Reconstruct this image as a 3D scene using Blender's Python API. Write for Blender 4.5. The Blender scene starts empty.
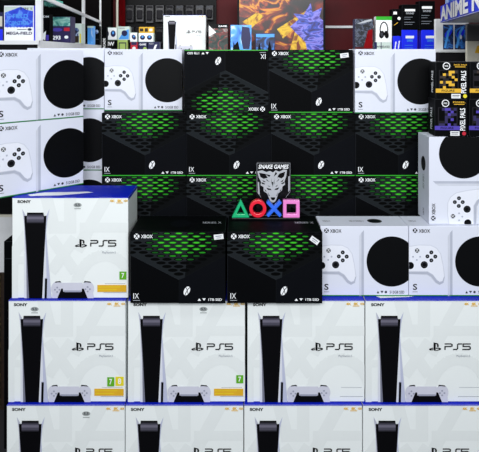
import bpy, bmesh, math, random
from mathutils import Vector, Matrix
random.seed(7)
C = bpy.context.scene.collection
PI = math.pi
ZC = 1.829            # eye height
D = 2.4               # eye distance to the front of the stack
F = 600.0

def at(px, py, d):
    """world point seen at photo pixel (px, py) when it stands d metres from the eye"""
    return ((px - 240) * d / F, d - D, ZC + (50 - py) * d / F)

# ------------------------------------------------------------------ materials
def srgb(h):
    h = h.lstrip('#')
    v = [int(h[i:i + 2], 16) / 255 for i in (0, 2, 4)]
    return [c / 12.92 if c <= .04045 else ((c + .055) / 1.055) ** 2.4 for c in v]

MATS = {}
def pm(name, hexcol, rough=.5, spec=.4, metal=0, var=.04, scale=18, bump=0.0, coat=0.0):
    if name in MATS: return MATS[name]
    m = bpy.data.materials.new(name); m.use_nodes = True
    nt = m.node_tree; b = nt.nodes['Principled BSDF']
    c = srgb(hexcol)
    tc = nt.nodes.new('ShaderNodeTexCoord'); nz = nt.nodes.new('ShaderNodeTexNoise')
    nz.inputs['Scale'].default_value = scale; nz.inputs['Detail'].default_value = 3
    nt.links.new(tc.outputs['Object'], nz.inputs['Vector'])
    rp = nt.nodes.new('ShaderNodeValToRGB')
    rp.color_ramp.elements[0].position = .3; rp.color_ramp.elements[1].position = .7
    rp.color_ramp.elements[0].color = [max(0, x * (1 - var)) for x in c] + [1]
    rp.color_ramp.elements[1].color = [min(1, x * (1 + var)) for x in c] + [1]
    nt.links.new(nz.outputs['Fac'], rp.inputs['Fac'])
    nt.links.new(rp.outputs['Color'], b.inputs['Base Color'])
    b.inputs['Roughness'].default_value = rough
    b.inputs['Specular IOR Level'].default_value = spec
    b.inputs['Metallic'].default_value = metal
    b.inputs['Coat Weight'].default_value = coat
    if bump:
        bp = nt.nodes.new('ShaderNodeBump'); bp.inputs['Strength'].default_value = bump
        bp.inputs['Distance'].default_value = .002
        nt.links.new(nz.outputs['Fac'], bp.inputs['Height']); nt.links.new(bp.outputs['Normal'], b.inputs['Normal'])
    MATS[name] = m
    return m

def ramp_mat(name, stops, scale=4, detail=6, dist=1.5, rough=.4, stretch=(1, 1, 1), rot=(0, 0, 0)):
    m = bpy.data.materials.new(name); m.use_nodes = True
    nt = m.node_tree; b = nt.nodes['Principled BSDF']
    tc = nt.nodes.new('ShaderNodeTexCoord'); mp = nt.nodes.new('ShaderNodeMapping')
    mp.inputs['Scale'].default_value = stretch; mp.inputs['Rotation'].default_value = rot
    nz = nt.nodes.new('ShaderNodeTexNoise'); nz.inputs['Scale'].default_value = scale
    nz.inputs['Detail'].default_value = detail; nz.inputs['Distortion'].default_value = dist
    rp = nt.nodes.new('ShaderNodeValToRGB'); cr = rp.color_ramp
    while len(cr.elements) < len(stops): cr.elements.new(.5)
    for e, (p, h) in zip(cr.elements, stops):
        e.position = p; e.color = srgb(h) + [1]
    nt.links.new(tc.outputs['Object'], mp.inputs['Vector']); nt.links.new(mp.outputs['Vector'], nz.inputs['Vector'])
    nt.links.new(nz.outputs['Fac'], rp.inputs['Fac']); nt.links.new(rp.outputs['Color'], b.inputs['Base Color'])
    b.inputs['Roughness'].default_value = rough
    MATS[name] = m
    return m

pm('paper_white', '#eef3f2', .42, .35, var=.012, scale=6)
pm('paper_pattern', '#e7eceb', .42, .35, var=.01)
pm('paper_blue', '#0a1fb8', .45, .15, var=.05)
pm('series_white', '#dfe3f0', .45, .35, var=.012, scale=6)
pm('series_shade', '#b4b9c8', .45)
pm('series_shade2', '#cfd3df', .45)
pm('series_pad', '#e9ecf6', .45, var=.01)
pm('series_green', '#1c7a3c', .5)
pm('carton_black', '#040507', .6, .05, var=.1, scale=8)
pm('carton_black_side', '#07090e', .6, .06, var=.1, scale=8)
pm('carton_edge_highlight', '#1b1d22', .5, .15)  # lighter grey on the bevels: edge highlight put into the colour
pm('grid_line', '#30353a', .5, .12)
pm('grid_dim', '#14181a', .5, .12)
pm('grid_top', '#1e2225', .6, .05)
pm('grid_shade', '#0a0c0e', .6, .05)
pm('hole', '#020303', .6, .05)
pm('green_hot', '#3fbe26', .5, .1)
pm('green_mid', '#23861d', .5, .1)
pm('green_low', '#124c16', .5, .1)
pm('green_band', '#27a51f', .45)
pm('ink', '#060709', .5, .1)
pm('ink_soft', '#33363f', .45)
pm('ink_grey', '#8b919c', .45)
pm('print_white', '#f4f6f8', .4, var=.01)
pm('wolf_grey', '#b4b8bd', .45)
pm('print_grey', '#a9adb4', .45)
pm('core_black', '#050508', .5, .1)
pm('core_gloss', '#6b6878', .3, .5)
pm('core_gloss2', '#4a4856', .3, .5)
pm('core_gloss3', '#2c2b35', .3, .5)
pm('panel_lilac', '#b9bccb', .4)
pm('panel_lilac2', '#bcc1d8', .4)
pm('panel_pale', '#dcdfe8', .4)
pm('panel_dark', '#77798a', .4)
pm('pad_shell', '#cfd0dd', .4)
pm('pad_shade', '#9da0b2', .4)
pm('badge_gold', '#e0ae28', .4)
pm('badge_yellow', '#e6d624', .4)
pm('badge_green', '#5fae1e', .4)
pm('sticker', '#eceef0', .5)
pm('sticker_grey', '#9aa09f', .35, .6)
pm('symbol_green', '#12b877', .35, .5, coat=.3)
pm('symbol_red', '#f01c38', .35, .5, coat=.3)
pm('symbol_blue', '#2c6cf0', .35, .5, coat=.3)
pm('symbol_pink', '#f58ad6', .35, .5, coat=.3)
pm('gloss_black', '#050609', .3, .2)
pm('maroon', '#50040c', .6, .25, var=.15, scale=3)
pm('dark_wall', '#080607', .7, .1)
pm('floor_tile', '#3a3a3e', .35, .4, var=.1, scale=4)
pm('ceiling_paint', '#8a8a8c', .8, .2)
pm('metal_white', '#e6e8ea', .4, .5)
pm('metal_black', '#08080a', .5, .15)
pm('cloth_red', '#7c0810', .8, .1, var=.2, scale=10)
pm('plinth_black', '#070709', .6, .12)
pm('blue_pack', '#1a2cf2', .35, .4)
pm('navy_pack', '#14164a', .4)
pm('purple_pack', '#241c50', .4)
pm('purple_band', '#4a3aa8', .4)
pm('teal_reflection', '#4fb0a0', .35)
pm('sky_pack', '#4a9bea', .35)
pm('pale_pack', '#cfe0d8', .4)
pm('red_pack', '#c01c34', .4)
pm('lime_pack', '#a9c46a', .4)
pm('cream', '#d8d4c4', .6)
pm('grey_panel', '#5a5a5c', .6)
pm('dark_grey', '#17151b', .5, .15)
pm('brown_trim', '#2a1d12', .6, var=.3, scale=60)
pm('sign_blue', '#1c3be0', .4)
ramp_mat('gold_tinsel', [(.35, '#0c0906'), (.5, '#4a3a18'), (.6, '#b89a50'), (.7, '#120d08')], 60, 5, 0, .4)
ramp_mat('flame_art', [(.34, '#080305'), (.45, '#340606'), (.52, '#8a2406'), (.57, '#e89a14'), (.60, '#b03c0c'), (.64, '#2c0608'), (.74, '#080305')], 3.4, 5, 1.2, .35, (1.0, 1, 1.6), (0, .6, 0))
ramp_mat('violet_art', [(.3, '#1b1244'), (.42, '#4a3fae'), (.5, '#8f8ae8'), (.58, '#3a55c8'), (.7, '#2a1250')], 7, 5, 1.4, .35, (1, 1, 2), (0, .7, 0))
ramp_mat('gold_art', [(.35, '#8a4a08'), (.5, '#f2c422'), (.65, '#7a2c08')], 8, 4, 1.0)
ramp_mat('night_art', [(.3, '#05070c'), (.45, '#0e2a5c'), (.55, '#2f78d0'), (.65, '#0a1430')], 9, 5, 1.5)
ramp_mat('sky_art', [(.3, '#1a5cc8'), (.5, '#58a8f4'), (.62, '#cfe4fa'), (.75, '#3a80dc')], 7, 4, 1.0)
ramp_mat('jungle_art', [(.3, '#060a0a'), (.45, '#1d3a34'), (.55, '#7a1c1c'), (.65, '#9aa8a4'), (.75, '#0b0e10')], 11, 5, 1.5)
ramp_mat('teal_art', [(.3, '#0e2a2c'), (.45, '#3f9a92'), (.56, '#a8dcd0'), (.7, '#1c5a60')], 14, 4, 1.2)
ramp_mat('blue_text_art', [(.3, '#0a2cc8'), (.52, '#1446e0'), (.60, '#5a94f0'), (.66, '#103cd8')], 26, 5, 0.6)
ramp_mat('figure_art', [(.36, '#0a0f24'), (.48, '#2c4a8c'), (.56, '#b8c8dc'), (.66, '#101830')], 16, 4, 1.3)
ramp_mat('grey_pack', [(.40, '#050507'), (.52, '#131317'), (.60, '#44454c'), (.65, '#09090b')], 26, 5, 1.6)
ramp_mat('camo_pack', [(.38, '#07080c'), (.5, '#1a2232'), (.58, '#5c6478'), (.66, '#14060a')], 20, 5, 1.6)

gm = bpy.data.materials.new('glass'); gm.use_nodes = True
gb = gm.node_tree.nodes['Principled BSDF']
gb.inputs['Transmission Weight'].default_value = 1; gb.inputs['Roughness'].default_value = .02
gb.inputs['IOR'].default_value = 1.1; gb.inputs['Base Color'].default_value = (.82, .97, .94, 1)
MATS['glass'] = gm

# ------------------------------------------------------------------ object helpers
def obj(name, me, parent=None, loc=(0, 0, 0), rot=(0, 0, 0)):
    o = bpy.data.objects.new(name, me); C.objects.link(o)
    o.location = loc; o.rotation_euler = rot
    if parent is not None: o.parent = parent
    return o

def tag(o, label=None, cat=None, group=None, kind=None):
    if label: o['label'] = label
    if cat: o['category'] = cat
    if group: o['group'] = group
    if kind: o['kind'] = kind
    return o

def thing(name, label, cat, loc, rot=(0, 0, 0), group=None):
    return tag(obj(name, None, None, loc, rot), label, cat, group)

def box_mesh(name, x0, x1, y0, y1, z0, z1, mats, bevel=.0, edge=None):
    """mats: one name, or dict front/back/left/right/top/bottom (+ edge for the bevelled edges)"""
    if isinstance(mats, str): mats = {k: mats for k in ('front', 'back', 'left', 'right', 'top', 'bottom')}
    me = bpy.data.meshes.new(name); bm = bmesh.new()
    bmesh.ops.create_cube(bm, size=1)
    for v in bm.verts:
        v.co = ((x0 + x1) / 2 + v.co.x * (x1 - x0), (y0 + y1) / 2 + v.co.y * (y1 - y0), (z0 + z1) / 2 + v.co.z * (z1 - z0))
    if bevel:
        bmesh.ops.bevel(bm, geom=bm.edges[:], offset=bevel, segments=2, profile=.5, affect='EDGES')
    names = []
    def idx(n):
        if n not in names: names.append(n); me.materials.append(MATS[n])
        return names.index(n)
    bm.normal_update()
    for f in bm.faces:
        n = f.normal
        ax = max(range(3), key=lambda i: abs(n[i]))
        k = (('left', 'right'), ('front', 'back'), ('bottom', 'top'))[ax][n[ax] > 0]
        mn = mats[k]
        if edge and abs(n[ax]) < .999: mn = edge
        f.material_index = idx(mn)
    bm.to_mesh(me); bm.free()
    return me

def box(name, parent, x0, x1, y0, y1, z0, z1, mats, bevel=.0, edge=None):
    return obj(name, box_mesh(name, x0, x1, y0, y1, z0, z1, mats, bevel, edge), parent)

def tube_mesh(name, pts, r, mat, seg=10):
    me = bpy.data.meshes.new(name); bm = bmesh.new()
    pts = [Vector(p) for p in pts]; rings = []
    for i, p in enumerate(pts):
        t = (pts[min(i + 1, len(pts) - 1)] - pts[max(i - 1, 0)]).normalized()
        a = t.orthogonal().normalized(); b = t.cross(a)
        rings.append([bm.verts.new(p + a * r * math.cos(k * 2 * PI / seg) + b * r * math.sin(k * 2 * PI / seg)) for k in range(seg)])
    for A, B in zip(rings, rings[1:]):
        for k in range(seg): bm.faces.new((A[k], A[(k + 1) % seg], B[(k + 1) % seg], B[k]))
    bm.faces.new(rings[0][::-1]); bm.faces.new(rings[-1])
    bmesh.ops.recalc_face_normals(bm, faces=bm.faces[:])
    bm.to_mesh(me); bm.free(); me.materials.append(MATS[mat])
    return me

# ------------------------------------------------------------------ flat print artwork
TXT = {}
def text_polys(s, bold=.0, shear=0):
    key = (s, bold, shear)
    if key in TXT: return TXT[key]
    cu = bpy.data.curves.new('lettering', 'FONT'); cu.body = s; cu.offset = bold; cu.shear = shear
    cu.resolution_u = 3
    o = bpy.data.objects.new('lettering', cu); C.objects.link(o)
    bpy.context.view_layer.update()
    dg = bpy.context.evaluated_depsgraph_get()
    me = bpy.data.meshes.new_from_object(o.evaluated_get(dg))
    vs = [(v.co.x, v.co.y) for v in me.vertices]
    fs = [list(p.vertices) for p in me.polygons]
    xs = [v[0] for v in vs]; ys = [v[1] for v in vs]
    x0, x1, y0, y1 = min(xs), max(xs), min(ys), max(ys)
    out = [[((vs[i][0] - x0) / (x1 - x0), (vs[i][1] - y0) / (y1 - y0)) for i in f] for f in fs]
    bpy.data.objects.remove(o); bpy.data.curves.remove(cu); bpy.data.meshes.remove(me)
    TXT[key] = out
    return out

def clip(poly, xmin, xmax, ymin, ymax):
    def half(P, inside, cut):
        R = []
        for i in range(len(P)):
            a, b = P[i - 1], P[i]
            if inside(b):
                if not inside(a): R.append(cut(a, b))
                R.append(b)
            elif inside(a): R.append(cut(a, b))
        return R
    def cx(X): return lambda a, b: (X, a[1] + (b[1] - a[1]) * (X - a[0]) / (b[0] - a[0]))
    def cy(Y): return lambda a, b: (a[0] + (b[0] - a[0]) * (Y - a[1]) / (b[1] - a[1]), Y)
    for ins, cut in ((lambda p: p[0] >= xmin, cx(xmin)), (lambda p: p[0] <= xmax, cx(xmax)),
                     (lambda p: p[1] >= ymin, cy(ymin)), (lambda p: p[1] <= ymax, cy(ymax))):
        if len(poly) < 3: return []
        poly = half(poly, ins, cut)
    return poly if len(poly) > 2 else []

class Art:
    """flat print on a W x H face; coordinates are fractions, u rightwards, v downwards"""
    E = .00022
    def __init__(s, W, H, lay=1):
        s.W, s.H, s.lay0 = W, H, lay; s.P = []; s.lay = lay
    def poly(s, pts, mat, up=1, clipped=True, rect=(0, 1, 0, 1)):
        pts = clip(list(pts), *rect) if clipped else pts
        if pts: s.P.append((pts, mat, s.lay)); s.lay += up
        return s
    def rect(s, u0, v0, u1, v1, mat): return s.poly([(u0, v0), (u1, v0), (u1, v1), (u0, v1)], mat)
    def ell(s, u, v, ru, rv, mat, rot=0, n=28, rect=(0, 1, 0, 1), up=1):
        c, q = math.cos(rot), math.sin(rot); P = []
        for k in range(n):
            a = 2 * PI * k / n; x, y = ru * s.W * math.cos(a), rv * s.H * math.sin(a)
            P.append((u + (x * c - y * q) / s.W, v + (x * q + y * c) / s.H))
        return s.poly(P, mat, up, True, rect)
    def circ(s, u, v, r, mat, n=28): return s.ell(u, v, r, r * s.W / s.H, mat, 0, n)
    def line(s, pts, w, mat, closed=False):
        P = [Vector((p[0] * s.W, p[1] * s.H)) for p in pts]
        if closed: P.append(P[0])
        for a, b in zip(P, P[1:]):
            d = (b - a).normalized(); n = Vector((-d.y, d.x)) * w / 2; e = d * w * .45
            q = [a - e + n, b + e + n, b + e - n, a - e - n]
            s.poly([(p.x / s.W, p.y / s.H) for p in q], mat, .12)
        s.lay += .6
        return s
    def text(s, t, u0, v0, u1, v1, mat, bold=.0, vert=False, shear=0):
        for f in text_polys(t, bold, shear):
            if vert: P = [(u0 + y * 0 + (1 - y) * 0 + (u1 - u0) * (1 - y), v1 + (v0 - v1) * x) for x, y in f]   # reads bottom to top
            else: P = [(u0 + (u1 - u0) * x, v1 + (v0 - v1) * y) for x, y in f]
            s.poly(P, mat, 0, False)
        s.lay += 1
        return s
    def mesh(s, name, place=None):
        me = bpy.data.meshes.new(name); bm = bmesh.new(); names = []
        if place is None:
            place = lambda x, z, h: (x, -h, z)
        for pts, mat, lay in s.P:
            if mat not in names: names.append(mat); me.materials.append(MATS[mat])
            vs = [bm.verts.new(place((u - .5) * s.W, (1 - v) * s.H, lay * s.E)) for u, v in pts]
            try:
                f = bm.faces.new(vs[::-1]); f.material_index = names.index(mat)
            except ValueError: pass
        bm.normal_update()
        bm.to_mesh(me); bm.free()
        return me

# ------------------------------------------------------------------ box kind 1: white tower-console box
PW, PH, PD = .472, .4095, .215
def ps_logo(a, u0, v0, u1, v1, mat):
    M = lambda pts: [(u0 + (u1 - u0) * x, v1 + (v0 - v1) * y) for x, y in pts]
    a.poly(M([(.38, .12), (.55, .04), (.55, .80), (.62, .80), (.66, .74), (.66, .50), (.78, .47), (.80, .70), (.74, .88), (.38, 1)]), mat, 0)
    a.poly(M([(0, .20), (.06, .31), (.35, .42), (.35, .32), (.16, .24), (.22, .21), (.35, .26), (.35, .14), (.12, .10)]), mat, 0)
    a.poly(M([(.58, .42), (.80, .42), (.98, .33), (1, .24), (.92, .16), (.58, .03), (.58, .13), (.80, .22), (.82, .27), (.72, .31), (.58, .27)]), mat, 1)

TC = {}
def tower_meshes():
    if TC: return TC
    me = box_mesh('carton', -PW / 2, PW / 2, 0, PD, 0, PH, dict(front='paper_white', back='paper_white', left='paper_white', right='paper_white', top='paper_blue', bottom='paper_blue'), .0025)
    TC['carton'] = me
    W, H = PW, PH
    X = lambda x: (x - 8) / 466; Y = lambda y: (y - 18) / 407
    a = Art(W, H, 1)                                            # pale pattern of the four symbols + blue lip
    p = 'paper_pattern'
    a.line([(.30, .02), (.36, .30), (.50, .30), (.50, .02)], .05, p)
    a.line([(.58, .48), (.80, .02)], .05, p); a.line([(.62, .30), (.98, .30)], .04, p)
    cir = [(.80 + .26 * math.cos(t * PI / 12), .98 + .40 * math.sin(t * PI / 12)) for t in range(12, 25)]
    a.line(cir, .045, p)
    a.line([(.36, .44), (.52, .70)], .045, p); a.line([(.52, .44), (.36, .70)], .045, p)
    a.line([(.02, .55), (.12, .38)], .045, p); a.line([(.02, .98), (.02, .62), (.12, .62)], .03, p)
    TC['pattern_print'] = a.mesh('pattern_print')
    a = Art(W, H, 9); a.rect(0, .0, 1, .006, 'paper_blue'); TC['edge_band'] = a.mesh('edge_band')
    P = lambda *q: [(X(x), Y(y)) for x, y in q]
    X0_ = X
    P = lambda *q: [(X0_(x - 9), Y(y)) for x, y in q]
    a = Art(W, H, 10)                                           # picture of the tower console
    a.poly(P((58, 64), (70, 92), (82, 260), (86, 425), (66, 425), (66, 260), (66, 130)), 'panel_pale')
    a.poly(P((58, 64), (70, 92), (82, 260), (90, 425), (76, 425), (74, 260), (66, 110)), 'panel_dark')
    a.poly(P((58, 64), (72, 90), (80, 96), (80, 120), (67, 112)), 'panel_lilac')
    a.poly(P((168, 64), (156, 90), (148, 96), (148, 120), (140, 425), (176, 425), (172, 380), (160, 240), (154, 160), (158, 112)), 'panel_lilac2')
    a.poly(P((150, 170), (154, 260), (156, 340), (148, 345), (146, 425), (139, 425)), 'panel_pale')
    a.poly(P((66, 92), (78, 92), (78, 79), (144, 79), (144, 92), (156, 92), (152, 160), (138, 425), (86, 425), (74, 200)), 'core_black')
    for k, mt in enumerate(('core_gloss3', 'core_gloss2', 'core_gloss', 'core_gloss', 'core_gloss2', 'core_gloss2', 'core_gloss3')):
        a.poly(P((77, 86 + k * 5), (145, 86 + k * 5), (145, 91 + k * 5), (77, 91 + k * 5)), mt, 0)
    a.lay += 1
    a.poly(P((150, 345), (159, 345), (157, 425), (148, 425)), 'ink')
    TC['console_picture'] = a.mesh('console_picture')
    P = lambda *q: [(X(x), Y(y)) for x, y in q]
    a = Art(W, H, 10)                                           # picture of the gamepad
    a.poly(P((178, 362), (200, 356), (212, 368), (214, 392), (200, 425), (168, 425), (172, 385)), 'pad_shell')
    a.poly(P((328, 362), (306, 356), (290, 368), (288, 392), (302, 425), (336, 425), (332, 385)), 'pad_shell')
    a.ell(X(190), Y(388), .052, .075, 'pad_shell', -.15, 24); a.ell(X(313), Y(388), .052, .075, 'pad_shell', .15, 24)
    a.poly(P((206, 386), (296, 386), (312, 425), (190, 425)), 'core_black')
    a.poly(P((210, 362), (290, 362), (288, 398), (214, 398)), 'pad_shell')
    a.poly(P((214, 393), (288, 393), (284, 400), (220, 400)), 'pad_shade')
    a.poly(P((180, 362), (184, 357), (202, 355), (206, 361), (196, 360)), 'ink')
    a.poly(P((326, 362), (322, 357), (300, 355), (296, 361), (308, 360)), 'ink')
    for dx, dy in ((0, -9), (9, 0), (0, 9), (-9, 0)):
        a.ell(X(190 + dx), Y(390 + dy), .008, .009, 'pad_shade', 0, 10, up=0); a.ell(X(312 + dx), Y(388 + dy), .008, .009, 'pad_shade', 0, 10, up=0)
    TC['controller_picture'] = a.mesh('controller_picture')
    a = Art(W, H, 10)
    ps_logo(a, X(260), Y(186), X(309), Y(222), 'ink')
    w = .0047
    def st(pts, x0, x1):
        a.line([(X(x0 + (x1 - x0) * x), Y(214 - 22 * y)) for x, y in pts], w, 'ink')
    st([(0, 0), (0, .52), (.80, .52), (1, .62), (1, .9), (.82, 1), (0.02, 1)], 324, 352)
    st([(1, 1), (.62, 1), (.5, .85), (.5, .18), (.38, 0), (0, 0)], 358, 390)
    st([(1, 1), (.04, 1), (.04, .54), (.84, .54), (1, .42), (1, .12), (.84, 0), (0, 0)], 395, 424)
    TC['logo_print'] = a.mesh('logo_print')
    a = Art(W, H, 10); a.text('SONY', X(30), Y(29), X(84), Y(41), 'ink', .04); TC['maker_lettering'] = a.mesh('maker_lettering')
    a = Art(W, H, 10); a.text('PlayStation.5', X(370), Y(236), X(424), Y(247), 'ink_grey', .0); TC['caption_lettering'] = a.mesh('caption_lettering')
    a = Art(W, H, 10)
    a.text('4K', X(400), Y(27), X(421), Y(37), 'badge_gold', .03)
    a.text('8K', X(431), Y(26), X(449), Y(37), 'badge_gold', .03); a.line(P((428, 40), (452, 40)), .003, 'badge_gold')
    a.text('HDR', X(457), Y(27), X(473), Y(36), 'badge_gold', .03)
    TC['feature_badges'] = a.mesh('feature_badges')
    def badge(u0, v0, u1, v1, col, t, key):
        a = Art(W, H, 12); a.rect(u0, v0, u1, v1, col); TC[key] = a.mesh('age_badge')
        a = Art(W, H, 14); m = (u1 - u0) * .3; a.text(t, u0 + m, v0 + (v1 - v0) * .18, u1 - m, v1 - (v1 - v0) * .2, 'print_white', .02)
        TC[key + '+'] = a.mesh('numeral')
    badge(.925, .735, .985, .815, 'badge_green', '7', 'badge7')
    badge(.845, .755, .905, .845, 'badge_green', '7', 'badge7w')
    badge(.915, .75, .985, .84, 'badge_yellow', '8', 'badge8y')
    a = Art(W, H, 12); a.rect(.735, .868, .985, .938, 'badge_gold'); a.line([(.745, .888), (.93, .888)], .002, 'badge_yellow'); a.line([(.745, .915), (.90, .915)], .002, 'badge_yellow')
    TC['goldbar'] = a.mesh('notice_strip')
    a = Art(W, H, 10); a.line([(.79, .945), (.985, .945)], .0015, 'ink_grey'); a.line([(.80, .855), (.975, .855)], .0012, 'ink_grey'); TC['smallprint'] = a.mesh('small_print')
    def seal(u, v):
        a = Art(W, H, 12); a.ell(u, v, .034, .022, 'sticker_grey'); a.text('5.5', u - .02, v - .013, u + .02, v + .010, 'ink_soft', .03); a.line([(u - .025, v + .036), (u + .025, v + .036)], .003, 'sticker_grey')
        return a.mesh('security_sticker')
    TC['sealB1'] = seal(.225, .085); TC['sealB2'] = seal(.645, .085); TC['sealC1'] = seal(.565, .075); TC['sealA1'] = seal(.675, .082)
    # top: white picture of the tower lying on the blue; side: symbol
    a = Art(W, PD, 1); a.poly([(.10, .80), (.22, .62), (.60, .55), (.66, .62), (.40, .85), (.14, .90)], 'print_white')
    TC['top_print'] = a.mesh('top_print', lambda x, z, h: (x, PD - 0 - (PD - z) if False else z, PH + h))
    a = Art(PD, H, 1); a.rect(.0, .0, 1, .03, 'paper_blue')
    TC['side_print'] = a.mesh('side_print', lambda x, z, h: (W / 2 + h, x + PD / 2, z))
    return TC

def tower_box(loc, label, extra=(), rz=0):
    t = tower_meshes()
    r = thing('console_box', label, 'box', loc, (0, 0, rz), 'white tower console boxes')
    for k in ('carton', 'pattern_print', 'edge_band', 'console_picture', 'controller_picture', 'logo_print', 'maker_lettering',
              'caption_lettering', 'feature_badges', 'top_print', 'side_print') + tuple(extra):
        n = t[k].name.split('.')[0]
        o = obj(n, t[k], r)
        if k + '+' in t: obj('numeral', t[k + '+'], o)
        if k == 'badge7' or k == 'badge7w': o['label'] = 'green age rating badge'
        if k == 'badge8y': o['label'] = 'yellow age rating badge'
        if k == 'goldbar': o['label'] = 'gold notice strip'
        if k.startswith('seal'): o['label'] = 'small silver security seal'
    return r

# ------------------------------------------------------------------ box kind 2: black console box
XW, XH, XD = .3785, .2835, .238
XC = {}
def xmark_disc(a, u, v, r, bg):
    a.circ(u, v, r, 'print_white')
    q = r * a.W / a.H
    a.line([(u - r * .75, v + q * .85), (u, v - q * .15), (u + r * .75, v + q * .85)], r * a.W * .30, bg)
    a.line([(u - r * .55, v - q * .75), (u, v - q * .25), (u + r * .55, v - q * .75)], r * a.W * .30, bg)

def black_meshes():
    if XC: return XC
    W, H = XW, XH
    XC['carton'] = box_mesh('carton', -W / 2, W / 2, 0, XD, 0, H, 'carton_black', .0022, 'carton_edge_highlight')
    X = lambda x: (x - 10) / 438; Y = lambda y: (y - 35) / 322
    a = Art(W, H, 1)
    Lp, Cp, Rp = (0, Y(137)), (X(235), Y(250)), (1, Y(140))
    a.poly([Cp, Rp, (1, 1), (Cp[0], 1)], 'carton_black_side')
    edge = lambda u: Lp[1] + (Cp[1] - Lp[1]) * u / Cp[0] if u < Cp[0] else Cp[1] + (Rp[1] - Cp[1]) * (u - Cp[0]) / (1 - Cp[0])
    a.line([Lp, Cp], .0022, 'grid_line'); a.line([Cp, Rp], .0014, 'grid_dim'); a.line([Cp, (Cp[0], 1)], .0010, 'grid_dim')
    a.poly([(0, 0), (1, 0), Rp, Cp, Lp], 'grid_shade'); a.poly([(0, .13), (.30, .0), (.62, .0), (Cp[0] + .06, Cp[1] - .03), Cp, Lp], 'grid_top')
    row = 0; v = .016
    while v < .66:
        k = v / .66
        dv = .042 + .014 * k; du = .124
        hu, hv = .045 + .008 * k, .0165 + .0085 * k
        for c in range(-1, 10):
            u = .014 + c * du + (du / 2 if row % 2 else 0)
            if v + hv * 1.2 > edge(min(max(u, 0), 1)) - .012 or u < -.04 or u > 1.04: continue
            g = ((u - .54) / .37) ** 2 + ((v - .15) / .23) ** 2
            if g < .40: m, m2 = 'green_low', 'green_hot'
            elif g < .75: m, m2 = 'hole', 'green_mid'
            elif g < 1.15: m, m2 = 'hole', 'green_low'
            else: m, m2 = 'hole', None
            if u < .30 and v < .105 and m2 is None: continue        # kept clear for the logo
            a.ell(u, v, hu, hv, m, 0, 16, up=0)
            if m2: a.lay += 1; a.ell(u, v + hv * .12, hu * .72, hv * .58, m2, 0, 14, up=0); a.lay -= 1
        row += 1; v += dv
    a.lay += 2
    XC['console_picture'] = a.mesh('console_picture')
    a = Art(W, H, 8); xmark_disc(a, X(40), Y(54), .029, 'ink'); a.text('XBOX', X(60), Y(46), X(114), Y(62), 'print_white', .02)
    XC['logo_print'] = a.mesh('logo_print')
    a = Art(W, H, 8); u, v = X(271), Y(300)
    a.ell(u, v, .030, .066, 'print_white', .45)
    a.line([(u - .018, v + .050), (u + .004, v - .01), (u + .014, v + .052)], .0026, 'ink'); a.line([(u - .010, v - .05), (u + .004, v - .012), (u + .030, v - .048)], .0026, 'ink')
    XC['sphere_mark'] = a.mesh('sphere_mark')
    a = Art(W, H, 8)
    a.line([(X(26), Y(312)), (X(26), Y(334))], .003, 'print_white')
    a.text('X', X(31), Y(311), X(50), Y(335), 'print_white', .0); a.line([(X(24), Y(343)), (X(54), Y(343))], .0022, 'print_grey')
    XC['series_mark'] = a.mesh('series_mark')
    a = Art(W, H, 8)
    a.poly([(X(320), Y(345)), (X(328), Y(334)), (X(336), Y(345))], 'print_white'); a.poly([(X(342), Y(334)), (X(358), Y(334)), (X(350), Y(345))], 'print_white')
    a.text('1TB SSD', X(370), Y(334), X(432), Y(345), 'print_white', .02)
    XC['caption_lettering'] = a.mesh('caption_lettering')
    a = Art(W, H, 4); a.rect(.005, .985, .995, .999, 'green_band'); XC['base_band'] = a.mesh('base_band')
    a = Art(W, XD, 1); a.text('SERIES X', .74, .40, .95, .50, 'print_grey', .01); a.ell(.5, .5, .11, .22, 'carton_black_side'); a.line([(.02, .03), (.98, .03)], .0015, 'grid_line')
    XC['top_print'] = a.mesh('top_print', lambda x, z, h: (x, z, H + h))
    def stk(u, v, rot):
        a = Art(W, H, 9); c, s = math.cos(rot), math.sin(rot)
        R = lambda x, y: (u + (x * c - y * s) / W, v + (x * s + y * c) / H)
        a.poly([R(-.019, -.010), R(.019, -.010), R(.019, .010), R(-.019, .010)], 'sticker')
        b = Art(W, H, 11); b.line([R(-.011, -.003), R(.011, -.003)], .0035, 'ink_grey'); b.line([R(-.008, .004), R(.008, .004)], .0025, 'ink_grey')
        return a.mesh('price_sticker'), b.mesh('price_print')
    for k_, q_ in (('stkD1', (.93, .065, -.10)), ('stkD2', (.918, .115, .62)), ('stkF2', (.90, .09, -.12))): XC[k_], XC[k_ + '+'] = stk(*q_)
    return XC

def black_box(loc, label, extra=(), flip=False, group='black console boxes', band=True):
    t = black_meshes()
    r = thing('console_box', label, 'box', loc, (0, PI if flip else 0, 0), group)
    ks = ['carton', 'console_picture', 'logo_print', 'sphere_mark', 'series_mark', 'caption_lettering', 'top_print'] + (['base_band'] if band else []) + list(extra)
    for k in ks:
        o = obj(t[k].name.split('.')[0], t[k], r)
        if k + '+' in t: obj('price_print', t[k + '+'], o)
        if k.startswith('stk'): o['label'] = 'white price sticker'
        if k == 'base_band': o['label'] = 'bright green band'
    return r

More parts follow.
